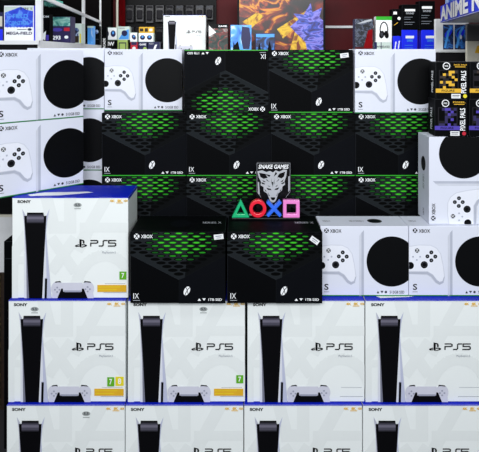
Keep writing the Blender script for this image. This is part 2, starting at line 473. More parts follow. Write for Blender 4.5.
# ------------------------------------------------------------------ box kind 3: white console box with a round vent
SW, SH, SD = .361, .286, .152
SC = {}
def series_meshes():
    if SC: return SC
    W, H = SW, SH
    SC['carton'] = box_mesh('carton', -W / 2, W / 2, 0, SD, 0, H, 'series_white', .0022)
    X = lambda x: (x - 5) / 470; Y = lambda y: (y - 28) / 367
    P = lambda *q: [(X(x), Y(y)) for x, y in q]
    a = Art(W, H, 1)
    a.poly(P((237, 48), (237, 395), (224, 395), (224, 62)), 'series_shade')
    a.poly(P((224, 62), (224, 395), (212, 395), (212, 78)), 'series_shade2')
    cu, cv, r = X(385), Y(213), 134 / 470
    a.circ(cu, cv, r, 'ink', 64)
    for k in range(-9, 10):                                      # faint vent pattern on the round grille
        pass
    SC['console_picture'] = a.mesh('console_picture')
    a2 = Art(W, H, 1); a2.ell(cu, cv, r, r * W / H, 'ink', 0, 64, (1, 2, 0, 1))
    SC['side_vent'] = a2.mesh('side_vent', lambda x, z, h: (W / 2 + h, x - W / 2, z))
    a = Art(W, H, 1)
    a.poly(P((5, 132), (60, 124), (120, 126), (152, 140), (176, 172), (188, 230), (197, 292), (190, 326), (168, 337), (146, 326), (120, 296), (100, 284), (5, 280)), 'series_shade2')
    a.poly(P((5, 278), (100, 280), (122, 292), (148, 324), (168, 335), (188, 325), (196, 292), (190, 296), (182, 318), (168, 322), (154, 312), (132, 284), (104, 268), (5, 268)), 'series_shade')
    a.poly(P((5, 136), (60, 128), (120, 130), (150, 144), (172, 174), (184, 230), (192, 290), (184, 314), (168, 319), (154, 309), (132, 280), (104, 264), (5, 264)), 'series_pad')
    for x, y in ((124, 165), (103, 186), (145, 187), (124, 207)):
        a.ell(X(x), Y(y), 10.5 / 470, 10.5 / 367, 'ink', 0, 16, up=0)
    a.lay += 1
    for x, y in ((124, 165), (103, 186), (145, 187), (124, 207)):
        a.ell(X(x), Y(y), 2.6 / 470, 4 / 367, 'ink_grey', 0, 8, up=0)
    a.ell(X(86), Y(230), 19 / 470, 19 / 367, 'ink', up=0); a.ell(X(12), Y(234), 19 / 470, 19 / 367, 'ink', up=0)
    a.lay += 1; a.ell(X(86), Y(229), 13 / 470, 13 / 367, 'ink_soft', up=0)
    a.lay += 1; a.ell(X(86), Y(229), 11 / 470, 11 / 367, 'ink', up=0)
    a.ell(X(48), Y(155), 12 / 470, 12 / 367, 'ink_soft', 0, 16)
    a.line(P((41, 163), (48, 153), (55, 163)), .002, 'print_white'); a.line(P((42, 147), (48, 151), (54, 147)), .002, 'print_white')
    for x, y in ((26, 187), (64, 187), (46, 204)): a.ell(X(x), Y(y), 5 / 470, 5 / 367, 'series_shade', 0, 10, up=0)
    SC['controller_picture'] = a.mesh('controller_picture')
    a = Art(W, H, 6); u, v, r = X(37), Y(50), .027
    a.circ(u, v, r, 'ink'); q = r * W / H
    a.line([(u - r * .75, v + q * .85), (u, v - q * .15), (u + r * .75, v + q * .85)], r * W * .28, 'series_white')
    a.line([(u - r * .55, v - q * .75), (u, v - q * .25), (u + r * .55, v - q * .75)], r * W * .28, 'series_white')
    a.text('XBOX', X(56), Y(43), X(117), Y(61), 'ink', .012)
    SC['logo_print'] = a.mesh('logo_print')
    a = Art(W, H, 6); a.text('S', X(26), Y(330), X(48), Y(362), 'ink', .015); a.line(P((24, 372), (50, 372)), .0016, 'ink_soft'); SC['series_mark'] = a.mesh('series_mark')
    a = Art(W, H, 6)
    a.poly(P((305, 380), (312, 367), (319, 380)), 'ink_soft'); a.poly(P((325, 367), (341, 367), (333, 380)), 'ink_soft'); a.ell(X(354), Y(373), .014, .018, 'ink_soft', 0, 12)
    a.text('512GB SSD', X(374), Y(366), X(452), Y(381), 'ink_soft', .01); SC['caption_lettering'] = a.mesh('caption_lettering')
    a = Art(W, H, 2); a.rect(0, .984, 1, .9995, 'series_green'); SC['base_band'] = a.mesh('base_band')
    a = Art(W, SD, 1); a.ell(.66, .5, .085, .20, 'ink'); a.text('XBOX SERIES S', .36, .44, .53, .58, 'ink_soft', .0); a.line([(.02, .9), (.98, .9)], .001, 'series_shade2'); a.text('XBOX', .05, .46, .14, .58, 'ink_soft')
    SC['top_print'] = a.mesh('top_print', lambda x, z, h: (x, z, H + h))
    return SC

def series_box(loc, label, rz=0, onend=False, sz=1, sx=1, group='white console boxes with a round vent picture'):
    t = series_meshes()
    r = thing('console_box', label, 'box', loc, (0, -PI / 2 if onend else 0, rz), group)
    r.scale = (sx, 1, sz)
    for k in ('carton', 'console_picture', 'side_vent', 'controller_picture', 'logo_print', 'series_mark', 'caption_lettering', 'base_band', 'top_print'):
        o = obj(t[k].name.split('.')[0], t[k], r)
        if k == 'base_band': o['label'] = 'thin green band'
    return r

# ------------------------------------------------------------------ the stack
ZA, ZB = 0.0, .412                       # floor, top of the lowest row
ZB1 = ZB + .002; ZC0 = .823              # top of the second row (front boxes stand here)
G = .0008
# lowest row on the floor
for px, lab, ex in ((66.2, 'white tower console box on the floor, two below the one carrying slanted boxes', ('sealA1',)),
                    (184.9, 'white tower console box on the floor, two below the black box with straight sticker', ()),
                    (303.7, 'white tower console box on the floor, two below the black box with tilted sticker', ()),
                    (422.5, 'white tower console box on the floor, lowest below the box stood on end', ())):
    tower_box(((px - 240) * D / F, 0, ZA), lab, ex)
for px, lab, ex in ((67.5, 'white tower console box with a green and a yellow badge, second up in its stack', ('sealB1', 'badge7w', 'badge8y', 'goldbar', 'smallprint')),
                    (187.0, 'white tower console box with green badge, right under the black box with straight sticker', ('sealB2', 'badge7', 'goldbar', 'smallprint')),
                    (306.5, 'white tower console box without badges, right under the black box with tilted sticker', ('smallprint',)),
                    (424.5, 'white tower console box without badges, right under the white boxes with round vent pictures', ('smallprint',))):
    tower_box(((px - 240) * (D + .02) / F, .02, PH + G), lab, ex)
ZT = 2 * PH + 2 * G                      # .8196 : top of second row
tower_box(((70.7 - 240) * 2.44 / F, .04, ZT), 'white tower console box topmost of its stack, carrying the two slanted white boxes', ('sealC1', 'badge7', 'goldbar', 'smallprint'))
# black boxes at the front
black_box(((178.3 - 240) * 2.389 / F, -.011, ZT), 'front black console box with straight price sticker, beside the white tower box', ('stkD1',), band=False)
black_box(((275.3 - 240) * 2.389 / F, -.011, ZT), 'front black console box with tilted price sticker, under the coloured symbols', ('stkD2',), band=False)
# white boxes at the front
dS = D + .059
series_box(((409 - 240) * dS / F - SW / 2, .059, ZT), 'white console box with round vent, touching the black box with the tilted sticker')
series_box(((409 - 240) * dS / F + SW / 2 + .002, .059, ZT), 'white console box with round vent, lying flat under the one stood on end')
series_box(((429.5 - 240) * 2.487 / F + SH, .087, ZT + SH + G + SW / 2), 'white console box stood on its end, under the toy boxes', onend=True)
# slanted pair on the leftmost stack
zE = ZT + PH + G
th = math.radians(44); ex, ey = .0 - .697, .28
for k, lab in ((0, 'slanted white console box, lower of the slanted pair, on the topmost tower box'), (1, 'slanted white console box, upper of the slanted pair, below the glass cabinet')):
    c = Vector((ex, ey)) - Vector((math.cos(th), math.sin(th))) * SW * 1.10 / 2
    series_box((c.x, c.y, zE + k * (SH * 1.045 + G)), lab, rz=th, sz=1.045, sx=1.10)
# back rows
z2 = ZC - .851; z1 = z2 + XH + G; z0 = z1 + XH + G
dX = 2.70; yX = dX - D
cols = [-.430, -.0497, .3304, .7107]
labs = {(2, 0): 'black console box in the lowest back row, beside the white tower box top',
        (2, 1): 'black console box in the lowest back row, behind the front black box with straight sticker',
        (2, 2): 'black console box in the lowest back row, behind the coloured symbols',
        (2, 3): 'black console box in the lowest back row, behind the flat white boxes',
        (1, 0): 'black console box directly under the white box of the top row, beside the slanted pair',
        (1, 1): 'black console box directly under the upside-down black box',
        (1, 2): 'black console box directly under the top-row black box with a price sticker',
        (1, 3): 'black console box directly under the top-row white box near the toy boxes'}
for r, z in ((2, z2), (1, z1)):
    for c in range(4):
        black_box((cols[c], yX, z), labs[(r, c)])
black_box((cols[1] - .010, yX, z0 + XH), 'black console box lying upside down in the top row', flip=True)
black_box((cols[2] - .010, yX, z0), 'black console box with a price sticker in the top row, beside the upside-down one', ('stkF2',))
series_box(((105 - 240) * 2.79 / F + SW / 2, .39, z0), 'white console box with round vent in the top row, beside the upside-down black box')
series_box(((355.5 - 240) * 2.68 / F + SW / 2, .28, z0), 'white console box with round vent in the top row, beside the toy boxes')
for k, w in enumerate(('lowest', 'middle', 'topmost')):
    series_box((-.634 - SW / 2, .41, z2 + k * (SH + G)), 'white console box mostly hidden behind the slanted pair, %s of its stack' % w)

pl = thing('display_plinth', 'black plinth carrying the back rows of console boxes', 'plinth', (0, .32, 0))
box('body', pl, -1.0, .93, 0, .42, .05, z2 - .012 - .0, 'plinth_black', .003)
box('top_panel', pl, -1.0, .93, -.01, .42, z2 - .012, z2 - .0006, 'plinth_black', .002)
box('kick_board', pl, -.97, .90, .03, .40, 0, .05, 'metal_black')

# tall slim black carton beside the stack
t = thing('slim_carton', 'tall slim black carton standing beside the stack of white tower boxes', 'box', (-1.045, .35, 0))
box('carton', t, -.035, .035, 0, .20, 0, ZC - .877, 'carton_black', .002, 'carton_edge_highlight')
a = Art(.07, .9, 1); a.line([(.1, .03), (.9, .03)], .002, 'grid_line'); obj('seam', a.mesh('seam', lambda x, z, h: (x, -h, z)), t)

# ------------------------------------------------------------------ symbols and wolf plaque on the front black box
def extrude(name, outer, inner, depth, mat, bevel=.0):
    """outline (x, z) with an optional hole, from y=0 (front) to y=depth"""
    me = bpy.data.meshes.new(name); bm = bmesh.new()
    def ring(P, y): return [bm.verts.new((x, y, z)) for x, z in P]
    if inner is None:
        f, b = ring(outer, 0), ring(outer, depth); n = len(outer)
        bm.faces.new(f); bm.faces.new(b[::-1])
        for i in range(n): bm.faces.new((f[i], b[i], b[(i + 1) % n], f[(i + 1) % n]))
    else:
        n = len(outer); of, ob, nf, nb = ring(outer, 0), ring(outer, depth), ring(inner, 0), ring(inner, depth)
        for i in range(n):
            j = (i + 1) % n
            bm.faces.new((of[i], of[j], nf[j], nf[i])); bm.faces.new((ob[j], ob[i], nb[i], nb[j]))
            bm.faces.new((of[j], of[i], ob[i], ob[j])); bm.faces.new((nf[i], nf[j], nb[j], nb[i]))
    bmesh.ops.recalc_face_normals(bm, faces=bm.faces[:])
    if bevel: bmesh.ops.bevel(bm, geom=[e for e in bm.edges if e.calc_face_angle(0) > .6], offset=bevel, segments=2, profile=.5, affect='EDGES')
    bm.to_mesh(me); bm.free(); me.materials.append(MATS[mat])
    return me

dI = 2.556; zD = ZT + XH
sc = dI / F
lamp = thing('symbol_lamp', 'row of green triangle, red ring, blue cross and pink square symbols on the black box', 'ornament', ((266.5 - 240) * sc, dI - D, zD + .0006))
X0 = 266.5
box('base', lamp, -.145, .145, -.004, .036, 0, .009, 'gloss_black', .002)
sx = lambda px: (px - X0) * sc
h0, h1 = .0094, .0094 + .078
def sub(pts, cx, cz, k): return [(cx + (x - cx) * k, cz + (z - cz) * k) for x, z in pts]
tri = [(sx(232.2), h0), (sx(250), h0), (sx(241.2), h1)]
cz = h0 + (h1 - h0) * .36
obj('triangle', extrude('triangle', tri, sub(tri, sx(241.1), cz, .45), .028, 'symbol_green', .0022), lamp)['label'] = 'green triangle symbol'
R = .0365; cxx = sx(258.4); czz = h0 + R + .001
obj('ring', extrude('ring', [(cxx + R * math.cos(k * PI / 24), czz + R * 1.03 * math.sin(k * PI / 24)) for k in range(48)],
                    [(cxx + R * .6 * math.cos(k * PI / 24), czz + R * .6 * math.sin(k * PI / 24)) for k in range(48)], .028, 'symbol_red', .0022), lamp)['label'] = 'red ring symbol'
cx, cz, L, w = sx(274.6), h0 + .037, .0335, .0098
cr = [(0, w), (L - w, L), (L, L - w), (w, 0), (L, -L + w), (L - w, -L), (0, -w), (-L + w, -L), (-L, -L + w), (-w, 0), (-L, L - w), (-L + w, L)]
cr = [(cx + x, cz + z * 1.08) for x, z in cr]
obj('cross', extrude('cross', cr, None, .028, 'symbol_blue', .0022), lamp)['label'] = 'blue cross symbol'
sq = [(sx(283.6), h0), (sx(300.2), h0), (sx(300.2), h0 + .074), (sx(283.6), h0 + .074)]
obj('square', extrude('square', sq, sub(sq, sx(291.9), h0 + .037, .58), .028, 'symbol_pink', .0022), lamp)['label'] = 'pink square symbol'

pw, ph = .150, .236; dP = 2.615
pq = thing('wolf_plaque', 'black shop plaque with a white wolf head, standing behind the coloured symbols', 'sign', ((274 - 240) * dP / F, dP - D, zD + .0006))
box('panel', pq, -pw / 2, pw / 2, 0, .006, .004, ph, 'gloss_black', .002)
box('foot', pq, -pw * .75, pw * .35, -.012, .022, 0, .004, 'metal_white', .001)
X = lambda x: (x - 180) / 198; Y = lambda y: (y - 38) / 304
P = lambda *q: [(X(x), Y(y)) for x, y in q]
a = Art(pw, ph, 1)
a.line(P((184, 44), (374, 44), (374, 205), (350, 236)), .0012, 'print_grey'); a.line(P((184, 44), (184, 205), (208, 236)), .0012, 'print_grey')
obj('border', a.mesh('border'), pq)
a = Art(pw, ph, 2)
a.text('SNAKE GAMES', X(192), Y(52), X(366), Y(76), 'print_white', .03, shear=.2)
obj('lettering', a.mesh('lettering'), pq)
a = Art(pw, ph, 2)
a.poly(P((186, 90), (214, 84), (238, 94), (258, 88), (276, 96), (292, 84), (312, 92), (336, 80), (356, 82), (352, 118), (342, 146), (346, 164), (330, 176), (328, 196), (306, 214), (298, 240), (290, 258), (276, 266), (260, 258), (252, 238), (244, 216), (222, 200), (222, 178), (204, 168), (208, 150), (194, 124)), 'wolf_grey')
for q in (((196, 98), (232, 104), (246, 126), (222, 132), (204, 122)), ((346, 92), (316, 102), (302, 122), (326, 130), (340, 118)),
          ((238, 182), (262, 188), (268, 196), (246, 194)), ((312, 180), (290, 187), (284, 195), (304, 193)),
          ((262, 236), (290, 236), (286, 248), (276, 254), (266, 248)),
          ((210, 150), (232, 160), (226, 164), (212, 160)), ((342, 148), (322, 158), (328, 162), (340, 158)),
          ((246, 206), (258, 230), (252, 228)), ((306, 204), (294, 230), (300, 226)),
          ((292, 92), (280, 120), (300, 104)), ((270, 150), (278, 150), (275, 180)), ((226, 186), (240, 204), (232, 202)), ((326, 184), (312, 203), (320, 200)),
          ((236, 132), (256, 150), (240, 142)), ((312, 130), (294, 150), (308, 141)), ((214, 138), (236, 150), (222, 150)), ((338, 134), (318, 150), (332, 148)),
          ((266, 126), (272, 166), (268, 160)), ((284, 126), (280, 166), (284, 158)), ((244, 168), (262, 176), (252, 176)), ((304, 166), (288, 175), (298, 175)), ((230, 104), (262, 112), (254, 122)), ((318, 98), (300, 132), (306, 112))):
    a.poly(P(*q), 'ink', 0)
obj('wolf_head', a.mesh('wolf_head'), pq)['label'] = 'white wolf head emblem'
a = Art(pw, ph, 2)
for q in (((188, 150), (196, 150), (200, 222), (190, 214)), ((364, 120), (372, 116), (372, 196), (364, 206))):
    a = Art(pw, ph, 2); a.poly(P(*q), 'print_grey', 0); obj('side_mark', a.mesh('side_mark'), pq)

# ------------------------------------------------------------------ toy boxes on the box stood on its end
def toy_box(px0, px1, pz0, h, d, label, band, title, tint, tint2='brown_trim'):
    w = (px1 - px0) * d / F
    r = thing('toy_box', label, 'box', ((px0 + px1) / 2 * d / F - 240 * d / F, d - D, pz0), (0, 0, math.radians(-3)), 'black toy boxes stacked by the blue shelf')
    box('carton', r, -w / 2, w / 2, 0, .105, 0, h, 'carton_black', .0015, 'carton_edge_highlight')
    a = Art(w, h, 1); a.rect(.10, .22, .70, .72, 'dark_grey'); a.rect(.13, .24, .67, .72, 'hole')
    rr = random.Random(label)
    for i in range(6):
        for j in range(7):
            if rr.random() < (.62 if 0 < i < 5 else .25): a.poly([(.13 + i * .09, .24 + j * .0686), (.22 + i * .09, .24 + j * .0686), (.22 + i * .09, .3086 + j * .0686), (.13 + i * .09, .3086 + j * .0686)], rr.choice((tint, tint, 'dark_grey', tint2)), 0)
    obj('window_panel', a.mesh('window_panel'), r)
    a = Art(w, h, 2); a.circ(.33, .11, .115, 'print_white'); a.circ(.33, .11, .09, 'ink'); a.text('PIXEL', .27, .09, .39, .13, 'print_white', .02); obj('round_logo', a.mesh('round_logo'), r)
    a = Art(w, h, 2); a.text(title, .56, .06, .95, .10, 'badge_gold', .02); a.line([(.60, .135), (.90, .135)], .003, 'badge_gold'); obj('title_lettering', a.mesh('title_lettering'), r)
    a = Art(w, h, 2); a.rect(0.0, .72, .78, .83, band); a.text('FIGURE', .18, .745, .58, .805, 'ink', .02); obj('name_band', a.mesh('name_band'), r)
    a = Art(w, h, 3); a.text('PIXEL PALS', .775, .24, .935, .84, 'print_white', .02, vert=True); obj('brand_lettering', a.mesh('brand_lettering'), r)
    a = Art(w, h, 3); a.rect(.48, .86, .76, .98, 'sticker'); a.line([(.52, .90), (.72, .90)], .003, 'ink'); a.line([(.52, .94), (.70, .94)], .002, 'ink'); obj('barcode_label', a.mesh('barcode_label'), r)
    a = Art(w, h, 3); a.circ(.90, .92, .06, 'badge_yellow' if band != 'purple_band' else 'red_pack', 16); obj('round_seal', a.mesh('round_seal'), r)
    a = Art(.105, h, 1); a.text('PIXEL PALS', .35, .25, .62, .84, 'print_white', .02, vert=True)
    obj('side_lettering', a.mesh('side_lettering', lambda x, z, hh: (-w / 2 - hh, -(x) + .0525, z)), r)
    return r
zF = ZT + SH + G + SW + .0006
dT = 2.50
ZL = (50 - 136.3) * dT / F + ZC
hT = .155
toy_box(435.5, 467.5, zF, hT, dT, 'black toy box with a violet band, under the one with a gold band', 'purple_band', 'PIXEL', 'purple_pack', 'purple_band')
toy_box(436.5, 468.5, zF + hT + .0006, hT, dT, 'black toy box with a gold band and yellow window, on top of the violet one', 'badge_gold', 'PIXEL PALS', 'badge_gold')
toy_box(469.8, 501.8, zF, hT, dT, 'black toy box cut off by the picture edge, lower of its pair', 'purple_band', 'PIXEL', 'purple_pack', 'purple_band')
toy_box(470.6, 502.6, zF + hT + .0006, hT, dT, 'black toy box cut off by the picture edge, upper of its pair', 'badge_gold', 'PIXEL PALS', 'dark_grey')

# ------------------------------------------------------------------ the room
XL, XR, YB, ZH = -2.9, 3.0, 5.0, 3.1
def struct(name, me): return tag(obj(name, me), kind='structure')
struct('floor', box_mesh('floor', XL, XR, -4.5, YB, -.08, 0, 'floor_tile'))
struct('wall_back', box_mesh('wall_back', XL, XR, YB, YB + .1, 0, ZH, 'maroon'))
struct('wall_left', box_mesh('wall_left', XL - .1, XL, -1.0, YB + .1, 0, ZH, 'dark_wall'))
struct('wall_right', box_mesh('wall_right', XR, XR + .1, -1.0, YB + .1, 0, ZH, 'dark_wall'))
struct('ceiling', box_mesh('ceiling', XL - .1, XR + .1, -1.0, YB + .1, ZH, ZH + .1, 'ceiling_paint'))
a_ = at(326, 27, 7.37); b_ = at(440, 27, 7.37)
struct('trim_1', box_mesh('trim_1', a_[0], 2.4, YB - .03, YB, a_[2] - .012, a_[2] + .016, 'metal_white'))
# dark partition wall behind the hanging packs
a_ = at(60, 0, 7.3); b_ = at(126, 0, 7.3)
struct('wall_niche', box_mesh('wall_niche', -2.88, at(112, 0, 7.3)[0], YB - .12, YB, 0, ZH, 'dark_wall'))

# back cabinet
zK = ZC - .02
bc = thing('back_cabinet', 'long dark cabinet along the red wall, under the small boxes', 'cabinet', (0, 3.75, 0))
x0, x1 = -1.66, 2.05
box('body', bc, x0, x1, 0, .84, .08, zK - .03, 'plinth_black', .004)
box('kick_board', bc, x0 + .03, x1 - .03, .05, .82, 0, .08, 'metal_black')
box('worktop', bc, x0 - .02, x1 + .02, -.02, .84, zK - .03, zK - .0006, 'dark_grey', .004)
for k in range(5):
    xa = x0 + .03 + k * (x1 - x0 - .06) / 5; xb = xa + (x1 - x0 - .06) / 5 - .02
    d = box('door', bc, xa, xb, -.018, -.0005, .12, zK - .06, 'metal_black', .003)
    obj('door_handle', tube_mesh('door_handle', [(xb - .05, -.045, 1.0), (xb - .05, -.045, 1.2)], .008, 'metal_white'), d)

def small_box(name, px0, px1, ytop, d, label, mats='carton_black', z0=None, depth=.10, cat='box', group=None, art=None, parts=(), edge=None):
    """box standing with its front d metres away; z0 = its base height (default: the back cabinet)"""
    z0 = zK if z0 is None else z0
    w = (px1 - px0) * d / F; x = ((px0 + px1) / 2 - 240) * d / F; zt = ZC + (50 - ytop) * d / F
    h = zt - z0
    r = thing(name, label, cat, (x, d - D, z0), group=group)
    box('carton', r, -w / 2, w / 2, 0, depth, 0, h, mats, .002, edge)
    for pn, fn in parts:
        a = Art(w, h, 1 + 3 * len([1]) ); a.lay = 4; fn(a); obj(pn, a.mesh(pn), r)
    return r, zt

# tower console box far behind
r = tower_box(((185 - 240) * 6.7 / F, 6.7 - D, zK), 'far white tower console box on the back cabinet, before the hanging packs')
# small packs beside it
def two_pads(a):
    a.rect(.03, .05, .97, .95, 'print_white')
    for u in (.27, .73):
        a.ell(u, .5, .17, .26, 'navy_pack'); a.ell(u, .42, .07, .12, 'sky_pack')
def one_pad(a):
    a.rect(.03, .05, .97, .95, 'print_white'); a.ell(.55, .5, .26, .28, 'navy_pack', -.5); a.ell(.55, .42, .1, .1, 'sky_pack')
def blue_pad(a):
    a.rect(.03, .03, .97, .97, 'pale_pack'); a.poly([(.1, .95), (.5, .35), (.95, .2), (.95, .95)], 'sky_pack'); a.ell(.58, .5, .24, .22, 'navy_pack', -.6); a.text('WIRELESS', .1, .08, .6, .18, 'ink_soft')
grp = 'small packs stacked on the back cabinet'
dd = 6.55
_, zA_ = small_box('game_pack', 102.5, 117, 40, dd, 'black pack with white scribbled print, under the white pack with two gamepads', 'carton_black', group=grp, parts=(('front_print', lambda a: (a.text('MW', .2, .15, .85, .5, 'print_white', .04), a.line([(.25, .6), (.75, .85)], .008, 'print_grey'))),))
_, zB_ = small_box('game_pack', 118, 128, 40, dd, 'pale green pack on the back cabinet, under the blue gamepad pack', 'lime_pack', group=grp, parts=(('front_print', lambda a: (a.rect(.12, .2, .88, .95, 'ink_soft'), a.rect(.22, .3, .78, .8, 'lime_pack'))),))
_, zC_ = small_box('game_pack', 131, 138, 42, dd, 'red pack on the back cabinet, under the tilted white gamepad pack', 'red_pack', group=grp, parts=(('front_print', lambda a: (a.rect(.1, .0, .9, .3, 'purple_pack'), a.ell(.5, .65, .25, .18, 'print_white'))),))
_, zD_ = small_box('game_pack', 139, 147.5, 42, dd, 'navy pack on the back cabinet with a lime badge, under the white pad pack', 'navy_pack', group=grp, parts=(('front_print', lambda a: (a.text('GAME', .1, .15, .9, .35, 'print_white', .03), a.ell(.75, .7, .2, .2, 'lime_pack'))),))
_, zE_ = small_box('game_pack', 148.5, 160, 42, dd, 'navy pack with white streak on the back cabinet, next to the far tower box', 'navy_pack', group=grp, parts=(('front_print', lambda a: (a.poly([(.4, .9), (.6, .3), (.8, .25), (.6, .9)], 'print_white'), a.text('PLAY', .1, .1, .5, .25, 'print_grey', .03))),))
small_box('gamepad_pack', 103, 117.6, 27.5, dd, 'white pack picturing two gamepads, on the black scribbled pack', 'pale_pack', z0=zA_ + .0006, group=grp, parts=(('front_print', two_pads),))
small_box('gamepad_pack', 118, 130, 26.5, dd, 'tall blue and white gamepad pack on the pale green pack', 'pale_pack', z0=zB_ + .0006, group=grp, parts=(('front_print', blue_pad),))
small_box('gamepad_pack', 130.4, 137.6, 32.5, dd, 'small white gamepad pack on the red pack', 'pale_pack', z0=zC_ + .0006, group=grp, parts=(('front_print', one_pad),))
_, zG_ = small_box('gamepad_pack', 139, 154, 33, dd, 'white pack picturing two gamepads, under the gold pack', 'pale_pack', z0=zD_ + .0006, group=grp, parts=(('front_print', two_pads),))
small_box('game_pack', 139.5, 154, 27, dd, 'gold pack lying on a white gamepad pack', 'badge_gold', z0=zG_ + .0006, group=grp, parts=(('front_print', lambda a: (a.rect(.05, .25, .3, .75, 'brown_trim'), a.rect(.4, .2, .62, .8, 'brown_trim'), a.rect(.72, .3, .92, .7, 'print_white'))),))
# pictures beside the poster
small_box('game_case', 208.5, 229, 24, 6.6, 'dark upright picture case between the far tower box and the blue one', 'metal_black', depth=.05, group='picture cases on the back cabinet', parts=(('front_picture', lambda a: (a.rect(.04, .16, .96, .97, 'jungle_art'), a.poly([(.04, .05), (.4, .3), (.04, .45)], 'print_white'), a.text('GAME', .5, .05, .92, .11, 'print_white', .03)))  ,))
small_box('game_case', 231, 252, 25, 6.5, 'sky blue upright picture case before the flame poster', 'sky_pack', depth=.05, group='picture cases on the back cabinet', parts=(('front_picture', lambda a: (a.rect(.03, .03, .97, .97, 'sky_art'), a.poly([(.55, .05), (.9, .1), (.97, .5), (.9, .9), (.6, .9), (.5, .5)], 'navy_pack'), a.poly([(.1, .95), (.15, .6), (.2, .75), (.35, .6), (.45, .95)], 'ink'))),))
small_box('game_case', 256, 275.5, 33, 6.45, 'low dark blue picture case before the flame poster', 'navy_pack', depth=.05, group='picture cases on the back cabinet', parts=(('front_picture', lambda a: (a.rect(.03, .05, .97, .95, 'night_art'), a.rect(.03, .05, .97, .22, 'sky_pack'), a.poly([(.1, .95), (.2, .5), (.3, .95)], 'ink'), a.poly([(.6, .95), (.72, .4), (.84, .95)], 'ink'))),))

# big poster leaning against the red wall
dPo = 6.95
px0, _, zp0 = at(238.5, 47, dPo); px1, _, zp1 = at(325, -8, dPo)
po = thing('art_poster', 'big framed poster of orange flames with a violet swirl, against the red wall', 'poster', ((px0 + px1) / 2, dPo - D, zK))
w = px1 - px0; h = zp1 - zK
box('panel', po, -w / 2, w / 2, 0, .03, 0, h, 'metal_black', .003)
a = Art(w, h, 1); a.rect(.015, .02, .985, .985, 'flame_art'); 
for q in (((.45, .62), (.80, .30), (.86, .34), (.52, .78)), ((.05, .50), (.22, .34), (.30, .40), (.16, .60)), ((.60, .97), (.66, .66), (.76, .72), (.80, .97))): a.poly(q, 'gold_art')
obj('picture', a.mesh('picture'), po)
a = Art(w, h, 8)
a.poly([(.60, .58), (.70, .46), (.64, .36), (.76, .38), (.84, .18), (.86, .34), (.97, .26), (.94, .42), (.985, .48), (.985, .985), (.80, .985), (.78, .84), (.68, .70)], 'violet_art')
obj('swirl', a.mesh('swirl'), po)['label'] = 'violet painted swirl'
for s, nm in ((-1, 'frame_side'), (1, 'frame_side')): box(nm, po, s * w / 2 - .008, s * w / 2 + .008, -.008, .03, 0, h, 'metal_black', .002)

# rack of hanging packs
dr = 7.25
rk = thing('wire_rack', 'black wire rack on the wall behind the far tower box', 'rack', (at(170, 0, dr)[0], dr - D + .06, 0))
rx = at(215, 0, dr)[0] - at(170, 0, dr)[0]
box('back_panel', rk, -rx - .02, rx + .02, .01, .05, 0, ZH - .05, 'metal_black', .002)
for zz in (zK + .30, zK + .56):
    obj('rail', tube_mesh('rail', [(-rx, 0, zz), (rx, 0, zz)], .007, 'metal_black'), rk)
bk = at(170, 0, dr)[0]
n = 9
for j, zz in enumerate((zK + .30, zK + .56)):
    for k in range(n):
        x = bk - rx + .06 + k * (2 * rx - .12) / (n - 1)
        hgt = random.uniform(.17, .225)
        r = thing('hanging_pack', 'dark grey blister pack hanging on the %s rail of the wire rack' % ('lower', 'upper')[j], 'pack', (x, dr - D + .02, zz + .0), (0, 0, random.uniform(-.12, .12)), 'dark packs on the wire rack')
        wv = random.uniform(.085, .105)
        box('card', r, -wv / 2, wv / 2, -.012, 0, -hgt, 0, 'grey_pack', .002)
        box('blister', r, -wv * .36, wv * .36, -.04, -.0125, -hgt * .85, -hgt * .3, 'dark_grey', .008)
        a = Art(wv, hgt, 1); a.rect(.1, .04, .9, .16, random.choice(['ink_soft', 'dark_grey', 'dark_grey', 'ink_soft']))
        obj('header_print', a.mesh('header_print', lambda x_, z_, h_: (x_, -.012 - h_, z_ - hgt)), r)

# red curtain strip and pole
cv = bpy.data.meshes.new('red_curtain'); bm = bmesh.new(); prev = None
xa, xb = at(117.5, 0, 7.2)[0], at(126, 0, 7.2)[0]
for i in range(25):
    x = xa + (xb - xa) * i / 24; y = 4.78 + .02 * math.sin(i * 1.55)
    col = [bm.verts.new((x, y + e, z)) for e in (0, .006) for z in (zK - .3, 3.0)]
    if prev:
        bm.faces.new((prev[0], col[0], col[1], prev[1])); bm.faces.new((prev[3], col[3], col[2], prev[2]))
        bm.faces.new((prev[1], col[1], col[3], prev[3])); bm.faces.new((prev[2], col[2], col[0], prev[0]))
    else: bm.faces.new((col[0], col[1], col[3], col[2]))
    prev = col
bm.faces.new((prev[1], prev[0], prev[2], prev[3]))
bmesh.ops.recalc_face_normals(bm, faces=bm.faces[:]); bm.to_mesh(cv); bm.free(); cv.materials.append(MATS['cloth_red'])
cu = thing('curtain', 'narrow red curtain hanging beside the pale pole', 'curtain', (0, 0, 0))
cu.location = ((xa + xb) / 2, 4.78, 0); o = obj('cloth', cv, cu, (-(xa + xb) / 2, -4.78, 0))
obj('curtain_rod', tube_mesh('curtain_rod', [(-.10, .0, 3.02), (.10, .0, 3.02)], .012, 'metal_black'), cu)
xp = at(114.5, 0, 6.9)[0]
t = thing('upright_pole', 'pale upright pole beside the red curtain', 'pole', (xp, 4.68, 0))
obj('tube', tube_mesh('tube', [(0, 0, .02), (0, 0, ZH - .01)], .014, 'cream'), t); obj('foot', tube_mesh('foot', [(0, 0, 0), (0, 0, .02)], .06, 'cream', 20), t)

